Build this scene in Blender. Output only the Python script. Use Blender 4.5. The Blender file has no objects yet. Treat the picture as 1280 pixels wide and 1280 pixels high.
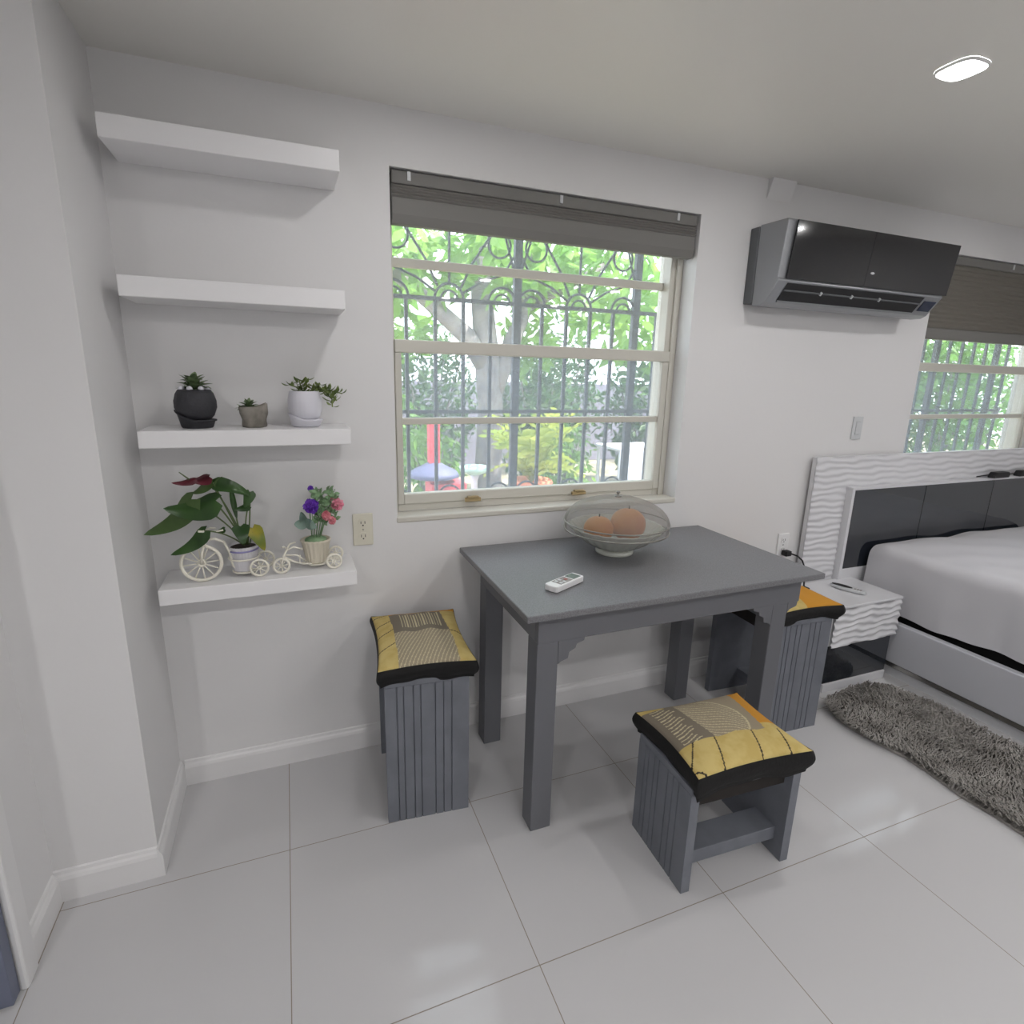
import bpy, bmesh, math, random
from mathutils import Vector, Matrix
random.seed(7)
PI = math.pi
S = bpy.context.scene
COL = S.collection
H = 2.361

# ------------------------------------------------------------------ helpers
def lin(h):
    h = h.lstrip('#')
    r = []
    for i in (0, 2, 4):
        c = int(h[i:i+2], 16) / 255
        r.append(c/12.92 if c <= .04045 else ((c+.055)/1.055)**2.4)
    return (*r, 1)

class NT:
    def __init__(self, name):
        self.m = bpy.data.materials.new(name); self.m.use_nodes = True
        self.t = self.m.node_tree; self.n = self.t.nodes; self.l = self.t.links
        self.b = self.n['Principled BSDF']; self.o = self.n['Material Output']
    def add(self, typ, **kw):
        nd = self.n.new(typ)
        for k, v in kw.items(): setattr(nd, k, v)
        return nd
    def link(self, a, b): self.l.new(a, b)

def mat(name, col, rough=.5, metal=0, spec=.5, bump=0, bscale=200, var=0, vscale=30, col2=None, coat=0, sheen=0):
    t = NT(name); b = t.b
    c = lin(col) if isinstance(col, str) else col
    b.inputs['Base Color'].default_value = c
    b.inputs['Roughness'].default_value = rough
    b.inputs['Metallic'].default_value = metal
    b.inputs['Specular IOR Level'].default_value = spec
    b.inputs['Coat Weight'].default_value = coat
    b.inputs['Sheen Weight'].default_value = sheen
    tc = t.add('ShaderNodeTexCoord')
    if bump:
        n = t.add('ShaderNodeTexNoise'); n.inputs['Scale'].default_value = bscale; n.inputs['Detail'].default_value = 3
        t.link(tc.outputs['Object'], n.inputs['Vector'])
        bp = t.add('ShaderNodeBump'); bp.inputs['Strength'].default_value = bump; bp.inputs['Distance'].default_value = .004
        t.link(n.outputs['Fac'], bp.inputs['Height']); t.link(bp.outputs['Normal'], b.inputs['Normal'])
    if var or col2:
        n = t.add('ShaderNodeTexNoise'); n.inputs['Scale'].default_value = vscale; n.inputs['Detail'].default_value = 4
        t.link(tc.outputs['Object'], n.inputs['Vector'])
        mx = t.add('ShaderNodeMix', data_type='RGBA')
        cr = t.add('ShaderNodeMapRange'); cr.inputs[1].default_value = .38; cr.inputs[2].default_value = .62
        t.link(n.outputs['Fac'], cr.inputs[0]); t.link(cr.outputs[0], mx.inputs[0])
        mx.inputs[6].default_value = c
        mx.inputs[7].default_value = lin(col2) if col2 else tuple(min(1, v*(1+var)) for v in c[:3]) + (1,)
        t.link(mx.outputs[2], b.inputs['Base Color'])
    return t.m

def leafmat(name, col, col2, trans=.35, rough=.4, scale=8):
    t = NT(name); b = t.b
    tc = t.add('ShaderNodeTexCoord'); n = t.add('ShaderNodeTexNoise'); n.inputs['Scale'].default_value = scale
    t.link(tc.outputs['Object'], n.inputs['Vector'])
    cr = t.add('ShaderNodeMapRange'); cr.inputs[1].default_value = .35; cr.inputs[2].default_value = .65
    t.link(n.outputs['Fac'], cr.inputs[0])
    mx = t.add('ShaderNodeMix', data_type='RGBA'); t.link(cr.outputs[0], mx.inputs[0])
    mx.inputs[6].default_value = lin(col); mx.inputs[7].default_value = lin(col2)
    t.link(mx.outputs[2], b.inputs['Base Color']); b.inputs['Roughness'].default_value = rough
    tr = t.add('ShaderNodeBsdfTranslucent'); t.link(mx.outputs[2], tr.inputs['Color'])
    ms = t.add('ShaderNodeMixShader'); ms.inputs[0].default_value = trans
    t.link(b.outputs[0], ms.inputs[1]); t.link(tr.outputs[0], ms.inputs[2]); t.link(ms.outputs[0], t.o.inputs['Surface'])
    return t.m

def seemat(name, col, opacity, rough=.5, gloss=0, weave=0):
    """thin see-through sheet: part of the light passes straight through"""
    t = NT(name); b = t.b
    b.inputs['Base Color'].default_value = lin(col); b.inputs['Roughness'].default_value = rough
    tr = t.add('ShaderNodeBsdfTransparent')
    ms = t.add('ShaderNodeMixShader'); ms.inputs[0].default_value = opacity
    t.link(tr.outputs[0], ms.inputs[1]); t.link(b.outputs[0], ms.inputs[2])
    out = ms.outputs[0]
    if weave:
        tl = t.add('ShaderNodeBsdfTranslucent'); tl.inputs['Color'].default_value = lin(col)
        m2 = t.add('ShaderNodeMixShader'); m2.inputs[0].default_value = weave
        t.link(b.outputs[0], m2.inputs[1]); t.link(tl.outputs[0], m2.inputs[2]); t.link(m2.outputs[0], ms.inputs[2])
    if gloss:
        g = t.add('ShaderNodeBsdfGlossy'); g.inputs['Roughness'].default_value = .02
        lw = t.add('ShaderNodeLayerWeight'); pw = t.add('ShaderNodeMath', operation='POWER'); t.link(lw.outputs['Facing'], pw.inputs[0]); pw.inputs[1].default_value = 5
        fr = t.add('ShaderNodeMath', operation='MULTIPLY_ADD'); t.link(pw.outputs[0], fr.inputs[0]); fr.inputs[1].default_value = .9; fr.inputs[2].default_value = .03
        m3 = t.add('ShaderNodeMixShader'); t.link(fr.outputs[0], m3.inputs[0])
        t.link(out, m3.inputs[1]); t.link(g.outputs[0], m3.inputs[2]); out = m3.outputs[0]
    t.link(out, t.o.inputs['Surface'])
    return t.m

def emit(name, col, strength):
    t = NT(name); t.b.inputs['Base Color'].default_value = lin(col)
    t.b.inputs['Emission Color'].default_value = lin(col); t.b.inputs['Emission Strength'].default_value = strength
    return t.m

class MB:
    def __init__(self): self.v = []; self.f = []; self.mi = []; self.cur = 0
    def vert(self, *p): self.v.append(Vector(p)); return len(self.v)-1
    def face(self, *ix): self.f.append(ix); self.mi.append(self.cur)
    def box(self, x0, x1, y0, y1, z0, z1):
        n = len(self.v)
        for z in (z0, z1):
            for (x, y) in ((x0, y0), (x1, y0), (x1, y1), (x0, y1)): self.v.append(Vector((x, y, z)))
        for q in ((3, 2, 1, 0), (4, 5, 6, 7), (0, 1, 5, 4), (1, 2, 6, 5), (2, 3, 7, 6), (3, 0, 4, 7)):
            self.face(*[n+i for i in q])
        return self
    def prism(self, poly, a0, a1, axis):
        """poly = 2-D outline; extruded along axis from a0 to a1"""
        n = len(self.v); k = len(poly)
        for a in (a0, a1):
            for (p, q) in poly:
                self.v.append(Vector({'x': (a, p, q), 'y': (p, a, q), 'z': (p, q, a)}[axis]))
        self.face(*range(n+k-1, n-1, -1)); self.face(*range(n+k, n+2*k))
        for i in range(k):
            j = (i+1) % k; self.face(n+i, n+j, n+k+j, n+k+i)
        return self
    def tube(self, pts, r, seg=8, close=False):
        pts = [Vector(p) for p in pts]; k = len(pts); n = len(self.v)
        rr = r if isinstance(r, (list, tuple)) else [r]*k
        up = None
        for i, p in enumerate(pts):
            if close: d = pts[(i+1) % k]-pts[i-1]
            else: d = pts[min(i+1, k-1)]-pts[max(i-1, 0)]
            d.normalize()
            if up is None:
                up = Vector((0, 0, 1)) if abs(d.z) < .9 else Vector((1, 0, 0))
            a = d.cross(up); 
            if a.length < 1e-5: a = d.orthogonal()
            a.normalize(); b = a.cross(d); b.normalize(); up = b
            for s in range(seg):
                t = 2*PI*s/seg; self.v.append(p + a*math.cos(t)*rr[i] + b*math.sin(t)*rr[i])
        for i in range(k if close else k-1):
            j = (i+1) % k
            for s in range(seg):
                u = (s+1) % seg
                self.face(n+i*seg+s, n+i*seg+u, n+j*seg+u, n+j*seg+s)
        if not close:
            self.face(*range(n, n+seg)); self.face(*range(n+(k-1)*seg+seg-1, n+(k-1)*seg-1, -1))
        return self
    def ring(self, c, r, rt, axis='y', n=28, seg=8, a0=0, a1=2*PI):
        full = abs(a1-a0) > 6.28; pts = []
        for i in range(n if full else n+1):
            t = a0+(a1-a0)*i/n; p, q = r*math.cos(t), r*math.sin(t)
            pts.append((c[0]+p, c[1], c[2]+q) if axis == 'y' else ((c[0]+p, c[1]+q, c[2]) if axis == 'z' else (c[0], c[1]+p, c[2]+q)))
        return self.tube(pts, rt, seg, full)
    def lathe(self, prof, c=(0, 0, 0), seg=32, rib=0, nrib=0, sx=1, sy=1):
        n = len(self.v); k = len(prof)
        for (r, z) in prof:
            for s in range(seg):
                t = 2*PI*s/seg; q = r*(1+rib*math.cos(nrib*t)) if nrib else r
                self.v.append(Vector((c[0]+q*math.cos(t)*sx, c[1]+q*math.sin(t)*sy, c[2]+z)))
        for i in range(k-1):
            for s in range(seg):
                u = (s+1) % seg; self.face(n+i*seg+s, n+i*seg+u, n+(i+1)*seg+u, n+(i+1)*seg+s)
        if prof[0][0] > 1e-6: self.face(*range(n+seg-1, n-1, -1))
        if prof[-1][0] > 1e-6: self.face(*range(n+(k-1)*seg, n+k*seg))
        return self
    def grid(self, nu, nv, fn, mfn=None):
        n = len(self.v)
        for j in range(nv+1):
            for i in range(nu+1): self.v.append(Vector(fn(i/nu, j/nv)))
        for j in range(nv):
            for i in range(nu):
                if mfn: self.cur = mfn((i+.5)/nu, (j+.5)/nv)
                a = n+j*(nu+1)+i; self.face(a, a+1, a+nu+2, a+nu+1)
        return self
    def ball(self, c, r, nu=16, nv=10, fn=None):
        rx, ry, rz = r if isinstance(r, tuple) else (r, r, r); n = len(self.v)
        for j in range(nv+1):
            ph = -PI/2+PI*j/nv
            for i in range(nu):
                th = 2*PI*i/nu; d = Vector((math.cos(ph)*math.cos(th), math.cos(ph)*math.sin(th), math.sin(ph)))
                k = fn(d) if fn else 1
                self.v.append(Vector((c[0]+d.x*rx*k, c[1]+d.y*ry*k, c[2]+d.z*rz*k)))
        for j in range(nv):
            for i in range(nu):
                a, b = n+j*nu+i, n+j*nu+(i+1) % nu; self.face(a, b, b+nu, a+nu)
        return self
    def leaf(self, p0, p1, w, side, bow=.0, fold=.15, heart=False, n=9):
        """blade from base p0 to tip p1, half-width w along 'side'; bow lifts the middle along the normal"""
        p0, p1, side = Vector(p0), Vector(p1), Vector(side).normalized()
        ax = p1-p0; L = ax.length; nor = ax.cross(side).normalized(); side = nor.cross(ax).normalized()
        b = len(self.v)
        for i in range(n+1):
            t = i/n
            if heart: wd = w*min(1, (t*6+.35))*(1-t)**.62*1.18 if t < 1 else 0
            else: wd = w*math.sin(PI*min(1, t*.98+.01))**.75
            c = p0+ax*t+nor*bow*L*math.sin(PI*t)
            back = ax*(-.12*(1-min(1, t*5))) if heart else Vector()
            for s in (-1, -.5, 0, .5, 1):
                self.v.append(c+side*s*wd+nor*(abs(s)*fold*wd*1.2)+back*abs(s))
        for i in range(n):
            for s in range(4):
                a = b+i*5+s; self.face(a, a+1, a+6, a+5)
        return self
    def build(self, name, m, parent=None, smooth=False, bevel=0, seg=2, loc=None, weld=False):
        me = bpy.data.meshes.new(name); me.from_pydata([tuple(v) for v in self.v], [], self.f)
        for q in (m if isinstance(m, (list, tuple)) else [m]): me.materials.append(q)
        if any(self.mi): me.polygons.foreach_set('material_index', self.mi)
        bm = bmesh.new(); bm.from_mesh(me)
        if weld: bmesh.ops.remove_doubles(bm, verts=bm.verts, dist=1e-5)
        bmesh.ops.recalc_face_normals(bm, faces=bm.faces); bm.to_mesh(me); bm.free()
        if smooth: me.polygons.foreach_set('use_smooth', [True]*len(me.polygons))
        o = bpy.data.objects.new(name, me); COL.objects.link(o)
        if parent: o.parent = parent
        if loc: o.location = loc
        if bevel:
            md = o.modifiers.new('bevel', 'BEVEL'); md.width = bevel; md.segments = seg; md.limit_method = 'ANGLE'; md.angle_limit = .6
            md.harden_normals = False
        return o

def tag(o, label, cat, group=None):
    o['label'] = label; o['category'] = cat
    if group: o['group'] = group
    return o
def thing(name, label, cat, loc=(0, 0, 0), group=None, rz=0):
    o = bpy.data.objects.new(name, None); COL.objects.link(o); o.location = loc; o.rotation_euler.z = rz
    o.empty_display_size = .05
    return tag(o, label, cat, group)
def struct(o): o['kind'] = 'structure'; return o
def lab(o, t): o['label'] = t; return o

# ------------------------------------------------------------------ materials
M = {}
M['wall'] = mat('white_wall_paint', '#e0dfdf', .55, bump=.06, bscale=60)
M['ceil'] = mat('ceiling_paint', '#e6e4df', .38, bump=.04, bscale=30)
M['trim'] = mat('trim_paint', '#e4e3e3', .35)
M['shelf'] = mat('white_shelf_lacquer', '#e9e8e9', .35)
M['frame'] = mat('window_frame_ivory', '#cfccc2', .4)
M['latch'] = mat('latch_bronze', '#a8946c', .4)
M['blind'] = mat('blind_fabric_grey', '#8f8c89', .8, bump=.15, bscale=400)
M['blindrail'] = mat('blind_rail_grey', '#7a7875', .6)
M['blinddark'] = mat('blind_fabric_dark', '#78746c', .85, bump=.15, bscale=400)
M['table'] = mat('table_grey_paint', '#6a6b70', .5, bump=.06, bscale=80)
M['tabletop'] = mat('tabletop_speckled_grey', '#6b6b6e', .42, col2='#7d7d80', vscale=260)
M['stool'] = mat('stool_grey_paint', '#74777f', .55, bump=.1, bscale=60, col2='#6d7078', vscale=14)
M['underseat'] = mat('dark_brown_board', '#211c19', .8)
M['black'] = mat('black_fabric', '#0d0c0c', .85, bump=.3, bscale=120, sheen=.0)
M['yel'] = mat('cushion_yellow', '#cab574', .85, bump=.25, bscale=300, col2='#bea662', vscale=25)
M['tan'] = mat('cushion_tan', '#978b76', .85, bump=.25, bscale=300)
M['brown'] = mat('cushion_greybrown', '#776e60', .85, bump=.25, bscale=300)
M['orange'] = mat('cushion_orange', '#c58a2a', .85, bump=.25, bscale=300)
M['cream'] = mat('cushion_cream_thread', '#c2b795', .8)
M['dark'] = mat('cushion_dark_thread', '#2a241c', .85)
M['plastic'] = mat('white_plastic', '#e6e6e6', .3)
M['ivory'] = mat('ivory_plastic', '#d8d4c4', .4)
M['greyplastic'] = mat('pale_grey_plastic', '#c9cbcd', .35)
M['slot'] = mat('socket_slot', '#2b2926', .6)
M['lcd'] = mat('remote_screen', '#75807a', .2)
M['btn'] = mat('remote_button_grey', '#8d8783', .5)
M['btnr'] = mat('remote_button_red', '#a05c52', .5)
M['silver'] = mat('ac_silver', '#9d9fa2', .35, metal=.6)
M['acback'] = mat('ac_back_grey', '#5d5f62', .5)
M['acblack'] = mat('ac_black_gloss', '#1b1b1d', .08, coat=.5)
M['acdark'] = mat('ac_vent_black', '#141416', .5)
M['acdisp'] = mat('ac_display_blue', '#2b3348', .25)
M['headb'] = mat('white_gloss_relief', '#d9d9dc', .18)
M['bedwhite'] = mat('bed_white', '#d6d6d9', .35)
M['bedrail'] = mat('bed_rail_leatherette', '#c6c7cd', .5, bump=.2, bscale=350)
M['smoke'] = mat('smoked_glass_panel', '#1c2129', .05, spec=.8, coat=.6)
M['chrome'] = mat('brushed_chrome', '#a09e9a', .25, metal=.9)
M['sheet'] = mat('white_sheet', '#d0cfd3', .9, bump=.15, bscale=500)
M['mattress'] = mat('mattress_black', '#0b0b0c', .8)
M['rug'] = mat('grey_shag', '#a29e99', .9, col2='#827e79', vscale=9, sheen=.0)
M['rugbase'] = mat('rug_backing', '#6d6a66', .95)
M['darkpot'] = mat('charcoal_ceramic', '#2f2f34', .6, bump=.3, bscale=160)
M['concrete'] = mat('rough_concrete', '#8f8a82', .9, bump=.5, bscale=70, col2='#716c64', vscale=22)
M['whitepot'] = mat('white_ceramic', '#d3d2da', .35)
M['soil'] = mat('soil', '#2a2119', .95, bump=.6, bscale=90)
M['wire'] = mat('white_wire_enamel', '#e8e4d6', .4)
M['basket'] = mat('basket_white', '#d4d2d6', .5)
M['basketc'] = mat('basket_cream', '#d8d0bd', .6)
M['purpleband'] = mat('purple_band', '#8a85b4', .5)
M['succ'] = leafmat('succulent_green', '#7d9068', '#566a4a', .1, .5, 30)
M['succ2'] = leafmat('jade_green', '#7f9050', '#586b38', .1, .45, 30)
M['anth'] = leafmat('anthurium_green', '#28451f', '#3b5b2a', .12, .3, 12)
M['anthl'] = leafmat('anthurium_light_green', '#5a7444', '#46602f', .15, .35, 12)
M['anthy'] = leafmat('yellowing_leaf', '#b6a32c', '#6d7c2b', .2, .4, 14)
M['stem'] = mat('stem_green', '#5d6e44', .5)
M['spathe'] = leafmat('burgundy_spathe', '#6b1f2e', '#4c1420', .1, .3, 20)
M['purple'] = leafmat('purple_petals', '#8c52d2', '#6c3ab6', .2, .6, 60)
M['pink'] = leafmat('pink_petals', '#f093ad', '#f4b3c2', .2, .6, 60)
M['pink2'] = leafmat('coral_petals', '#f0aeb4', '#e48d9a', .2, .6, 60)
M['silk'] = leafmat('artificial_leaf', '#6f9468', '#9ab890', .15, .6, 20)
M['silkg'] = leafmat('grey_green_leaf', '#92a89c', '#7a9286', .15, .6, 20)
M['bowl'] = mat('glass_bowl_frost', '#c4c6bd', .2, coat=.4)
M['mesh'] = seemat('wire_gauze', '#a09c96', .47, .5, weave=.35)
M['rimwire'] = mat('steel_rim', '#8e8c86', .35, metal=.6)
M['peach'] = leafmat('peach_skin', '#dd9a4a', '#cf8142', 0, .5, 9)
M['peach2'] = leafmat('blushed_peach_skin', '#da9c55', '#c47a4e', 0, .5, 7)
M['lampon'] = emit('led_panel', '#ffffff', 14)
M['cord'] = mat('black_cord', '#101010', .5)
M['door'] = mat('blue_grey_door', '#6c7184', .5)
M['iron'] = mat('wrought_iron', '#3a414d', .6)
M['glass'] = seemat('window_glass', '#eef4f4', .1, .4, gloss=1, weave=.5)  # pale veil mixed into the pane imitates bright haze over the garden
M['screen'] = seemat('insect_screen', '#8794a8', .28, .6, weave=.4)
M['bark'] = mat('tree_bark', '#85807f', .9, bump=.8, bscale=14, col2='#66636a', vscale=6)
for i, (a, b) in enumerate((('#6f9a4a', '#4a7838'), ('#88b055', '#5f8d40'), ('#567a4a', '#34572f'), ('#b6bf55', '#8ca443'))):
    M['fol%d' % i] = leafmat('garden_leaf_%s' % 'abcd'[i], a, b, .5, .5, 3)
M['ground'] = mat('garden_ground', '#a59c8b', .95, bump=.3, bscale=20, col2='#7e7a66', vscale=3)
M['red'] = mat('red_painted_post', '#c24350', .5)
M['slateroof'] = mat('slate_blue', '#55597a', .6)
M['teal'] = mat('pale_teal_glaze', '#a9cfc6', .3)
M['gwall'] = mat('lilac_render', '#9b97ab', .9, bump=.2, bscale=30)
M['canvas'] = mat('white_canvas', '#d9dcec', .8)
M['outwall'] = mat('exterior_render', '#b9bcc8', .9)
M['terracotta'] = mat('terracotta', '#c4785c', .8)

# floor: large polished porcelain tiles with thin grout lines
t = NT('polished_porcelain_tile'); T = .6096
tc = t.add('ShaderNodeTexCoord'); sp = t.add('ShaderNodeSeparateXYZ'); t.link(tc.outputs['Object'], sp.inputs[0])
def gl(sock, off):
    a = t.add('ShaderNodeMath', operation='SUBTRACT'); t.link(sock, a.inputs[0]); a.inputs[1].default_value = off
    a2 = t.add('ShaderNodeMath', operation='DIVIDE'); t.link(a.outputs[0], a2.inputs[0]); a2.inputs[1].default_value = T
    a3 = t.add('ShaderNodeMath', operation='ROUND'); t.link(a2.outputs[0], a3.inputs[0])
    a4 = t.add('ShaderNodeMath', operation='SUBTRACT'); t.link(a2.outputs[0], a4.inputs[0]); t.link(a3.outputs[0], a4.inputs[1])
    a5 = t.add('ShaderNodeMath', operation='ABSOLUTE'); t.link(a4.outputs[0], a5.inputs[0])
    a6 = t.add('ShaderNodeMath', operation='LESS_THAN'); t.link(a5.outputs[0], a6.inputs[0]); a6.inputs[1].default_value = .0021
    return a6
g1, g2 = gl(sp.outputs[0], -.1014), gl(sp.outputs[1], -.4467)
mx = t.add('ShaderNodeMath', operation='MAXIMUM'); t.link(g1.outputs[0], mx.inputs[0]); t.link(g2.outputs[0], mx.inputs[1])
nz = t.add('ShaderNodeTexNoise'); nz.inputs['Scale'].default_value = 1.7; nz.inputs['Detail'].default_value = 5; t.link(tc.outputs['Object'], nz.inputs['Vector'])
ca = t.add('ShaderNodeMix', data_type='RGBA'); t.link(nz.outputs['Fac'], ca.inputs[0]); ca.inputs[6].default_value = lin('#cac9ca'); ca.inputs[7].default_value = lin('#c5c4c5')
cb = t.add('ShaderNodeMix', data_type='RGBA'); t.link(mx.outputs[0], cb.inputs[0]); t.link(ca.outputs[2], cb.inputs[6]); cb.inputs[7].default_value = lin('#8d8378')
t.link(cb.outputs[2], t.b.inputs['Base Color'])
ra = t.add('ShaderNodeMath', operation='MULTIPLY_ADD'); t.link(mx.outputs[0], ra.inputs[0]); ra.inputs[1].default_value = .5; ra.inputs[2].default_value = .09
t.link(ra.outputs[0], t.b.inputs['Roughness']); t.b.inputs['Specular IOR Level'].default_value = .35
M['floor'] = t.m

# ------------------------------------------------------------------ room shell
RX, RY, LX = 5.6, -4.8, -1.9
fl = MB().box(LX-.15, RX+.15, RY-.15, .22, -.12, 0).build('floor', M['floor']); struct(fl)
ce = MB().box(LX-.15, RX+.15, RY-.15, .22, H, H+.15).build('ceiling', M['ceil']); struct(ce)
W1 = (.350, 1.646, .964, 2.182); W2 = (3.186, 4.482, .964, 2.182)
b = MB()
def wallpiece(x0, x1, z0, z1): b.box(x0, x1, 0, .22, z0, z1)
wallpiece(LX-.15, W1[0], 0, H); wallpiece(W1[1], W2[0], 0, H); wallpiece(W2[1], RX+.15, 0, H)
for w in (W1, W2): wallpiece(w[0], w[1], 0, w[2]); wallpiece(w[0], w[1], w[3], H)
struct(b.build('wall_back', M['wall']))
XL, YP, XI, YE = -.469, -.402, -.727, -.667
struct(MB().prism([(XL, 0), (XL, YP), (XI, YP), (XI, YE), (-.79, YE), (-.79, 0)], 0, H, 'z').build('wall_left', M['wall']))
b = MB(); b.box(LX-.15, -1.62, YE, YE+.1, 0, H); b.box(-1.62, -.79, YE, YE+.1, 2.06, H); b.box(LX-.15, LX, RY, YE, 0, H)
struct(b.build('wall_side', M['wall']))
struct(MB().box(RX, RX+.15, RY, 0, 0, H).build('wall_right', M['wall']))
struct(MB().box(LX-.15, RX+.15, RY-.15, RY, 0, H).build('wall_front', M['wall']))
# door at far left: blue-grey leaf in white casing
d = bpy.data.objects.new('door_1', None); COL.objects.link(d); struct(d); d.location = (-1.2, YE, 0)
MB().box(-.40, .478, -.04, -.002, .008, 2.02).build('door_panel', M['door'], d, bevel=.003)
b = MB(); b.box(.474, .494, 0, .062, 0, 2.09); b.box(-.48, -.41, -.02, 0, 0, 2.09); b.box(-.41, .474, -.02, 0, 2.025, 2.09)
b.build('casing', M['trim'], d, bevel=.006)
b = MB(); b.lathe([(0, 0), (.012, 0), (.012, .03), (.026, .04), (.028, .055), (.018, .068), (0, .07)], seg=16)
k = b.build('door_handle', M['chrome'], d, smooth=True); k.rotation_euler.x = PI/2; k.location = (-.34, -.04, 1.0)
# baseboards (profile with a small top ogee)
def board(name, p0, p1, nrm):
    p0, p1, n = Vector(p0), Vector(p1), Vector(nrm)
    prof = [(0, 0), (.014, 0), (.014, .072), (.011, .082), (.007, .088), (.005, .097), (0, .1)]
    b = MB(); k = len(prof)
    for p in (p0, p1):
        for (u, z) in prof: b.vert(p.x+n.x*u, p.y+n.y*u, z)
    b.face(*range(k)); b.face(*range(2*k-1, k-1, -1))
    for i in range(k): b.face(i, (i+1) % k, k+(i+1) % k, k+i)
    return struct(b.build(name, M['trim']))
board('baseboard_back', (XL+.014, 0, 0), (2.6, 0, 0), (0, -1, 0))
bl = board('baseboard_left', (XL, 0, 0), (XL, YP-.014, 0), (1, 0, 0))
board('baseboard_pilaster', (XI, YP, 0), (XL, YP, 0), (0, -1, 0)).name = 'baseboard_left'
board('baseboard_left', (XI, YP-.014, 0), (XI, YE+.062, 0), (1, 0, 0))
# small boxed gusset where the wall meets the ceiling
struct(MB().prism([(-.001, H-.001), (-.028, H-.001), (-.001, H-.08)], 1.985, 2.12, 'x').build('trim_1', M['wall']))

# ------------------------------------------------------------------ windows
def window(n, W):
    x0, x1, z0, z1 = W
    w = bpy.data.objects.new('window_%d' % n, None); COL.objects.link(w); struct(w); w.location = (x0, .1, z0)
    X, Z = x1-x0, z1-z0
    b = MB()
    b.box(0, .022, 0, .08, 0, Z); b.box(X-.056, X, 0, .08, 0, Z); b.box(.022, X-.056, 0, .08, Z-.04, Z); b.box(.022, X-.056, 0, .08, 0, .03)
    b.box(X-.03, X, -.012, 0, 0, Z); b.box(0, .012, -.012, 0, 0, Z)
    b.build('window_frame', M['frame'], w, bevel=.003)
    b = MB(); b.box(.022, X-.056, .045, .065, .945-.015, .945+.018)
    b.build('upper_bar', M['frame'], w, bevel=.004)
    b = MB(); b.box(.02, X-.03, -.012, .03, .62, .667); b.build('meeting_rail', M['frame'], w, bevel=.004)
    b = MB(); b.box(.02, .046, -.008, .03, .03, .62); b.box(X-.062, X-.03, -.008, .03, .03, .62); b.box(.046, X-.062, -.008, .03, .03, .072)
    b.box(.046, X-.062, .0, .022, .348, .374)
    b.build('lower_sash', M['frame'], w, bevel=.004)
    b = MB(); b.box(.02, X-.04, .052, .056, .65, Z-.03); b.build('upper_pane', M['glass'], w)
    b = MB(); b.box(.04, X-.055, .009, .013, .06, .63); b.build('lower_pane', M['glass'], w)
    b = MB(); b.grid(1, 1, lambda u, v: (.03+u*(X-.09), .062, .03+v*.62)); b.build('insect_screen', M['screen'], w)
    for lx in (.33, .83):
        b = MB(); b.box(lx-.035, lx+.035, -.024, -.012, .028, .045); b.box(lx-.025, lx+.025, -.03, -.012, .045, .052)
        b.build('latch', M['latch'], w, bevel=.003)
    b = MB(); b.box(-.004, X+.004, -.104, -.012, -.02, .004); b.build('window_sill', M['frame'], w, bevel=.006)
window(1, W1); window(2, W2)

def blind(W, zb, label, dark):
    x0, x1, z0, z1 = W; zt = z1-.004
    f = M['blinddark'] if dark else M['blind']
    t = thing('window_blind', label, 'blind', ((x0+x1)/2, .04, zb))
    X = (x1-x0)/2-.008; h = zt-zb
    MB().box(-X, X, -.03, .03, h-.042, h).build('head_rail', M['blindrail'], t, bevel=.005)
    for s in (-X+.06, 0, X-.1):
        MB().box(s-.006, s+.006, -.034, -.03, h-.03, h-.002).build('bracket_clip', M['greyplastic'], t)
    bot = .06 if dark else .085
    top = h-.042; n = 14 if dark else 4
    b = MB(); zz = [top-(top-bot)*i/(2*n) for i in range(2*n+1)]
    pts = [(-.029 if i % 2 else -.02, z) for i, z in enumerate(zz)]
    poly = pts+[(.029 if i % 2 else .02, z) for i, z in reversed(list(enumerate(zz)))]
    b.prism(poly, -X, X, 'x'); b.build('pleated_fabric', f, t)
    if dark:
        MB().box(-X, X, -.02, .02, .0, .06).build('bottom_rail', M['blindrail'], t, bevel=.006)
    else:
        b = MB(); b.prism([(-.024, bot), (.024, bot), (.026, .03), (.016, 0), (-.016, 0), (-.027, .03)], -X, X, 'x')
        b.build('bottom_rail', M['blindrail'], t, bevel=.004)
blind(W1, 2.012, 'short grey pleated blind pulled up at the window above the table', False)
blind(W2, 1.752, 'half lowered grey pleated blind on the window behind the bed', True)

# ------------------------------------------------------------------ ceiling downlights
def downlight(x, y, label, group=None, energy=4.6):
    t = thing('recessed_downlight', label, 'ceiling light', (x, y, H), group)
    sq = lambda r, n=32, e=3.2: [(r*math.copysign(abs(math.cos(a))**(2/e), math.cos(a)), r*math.copysign(abs(math.sin(a))**(2/e), math.sin(a))) for a in [2*PI*i/n for i in range(n)]]
    MB().prism(sq(.051), -.006, -.001, 'z').build('light_panel', M['lampon'], t)
    b = MB(); o, i_ = sq(.055), sq(.051); n = len(o); k = 0
    for ring, z in ((o, -.0005), (o, -.004), (i_, -.0075), (i_, -.0005)):
        for p in ring: b.vert(p[0], p[1], z)
    for r in range(3):
        for s in range(n): b.face(r*n+s, r*n+(s+1) % n, (r+1)*n+(s+1) % n, (r+1)*n+s)
    b.build('trim_ring', M['plastic'], t)
    L = bpy.data.lights.new('downlight_lamp', 'AREA'); L.shape = 'DISK'; L.size = .09; L.energy = energy; L.color = (1, .985, .985)
    lo = bpy.data.objects.new('downlight_lamp', L); COL.objects.link(lo); lo.parent = t; lo.location = (0, 0, -.012)
downlight(1.77, -.88, 'lit white recessed ceiling downlight near the air conditioner')
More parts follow.
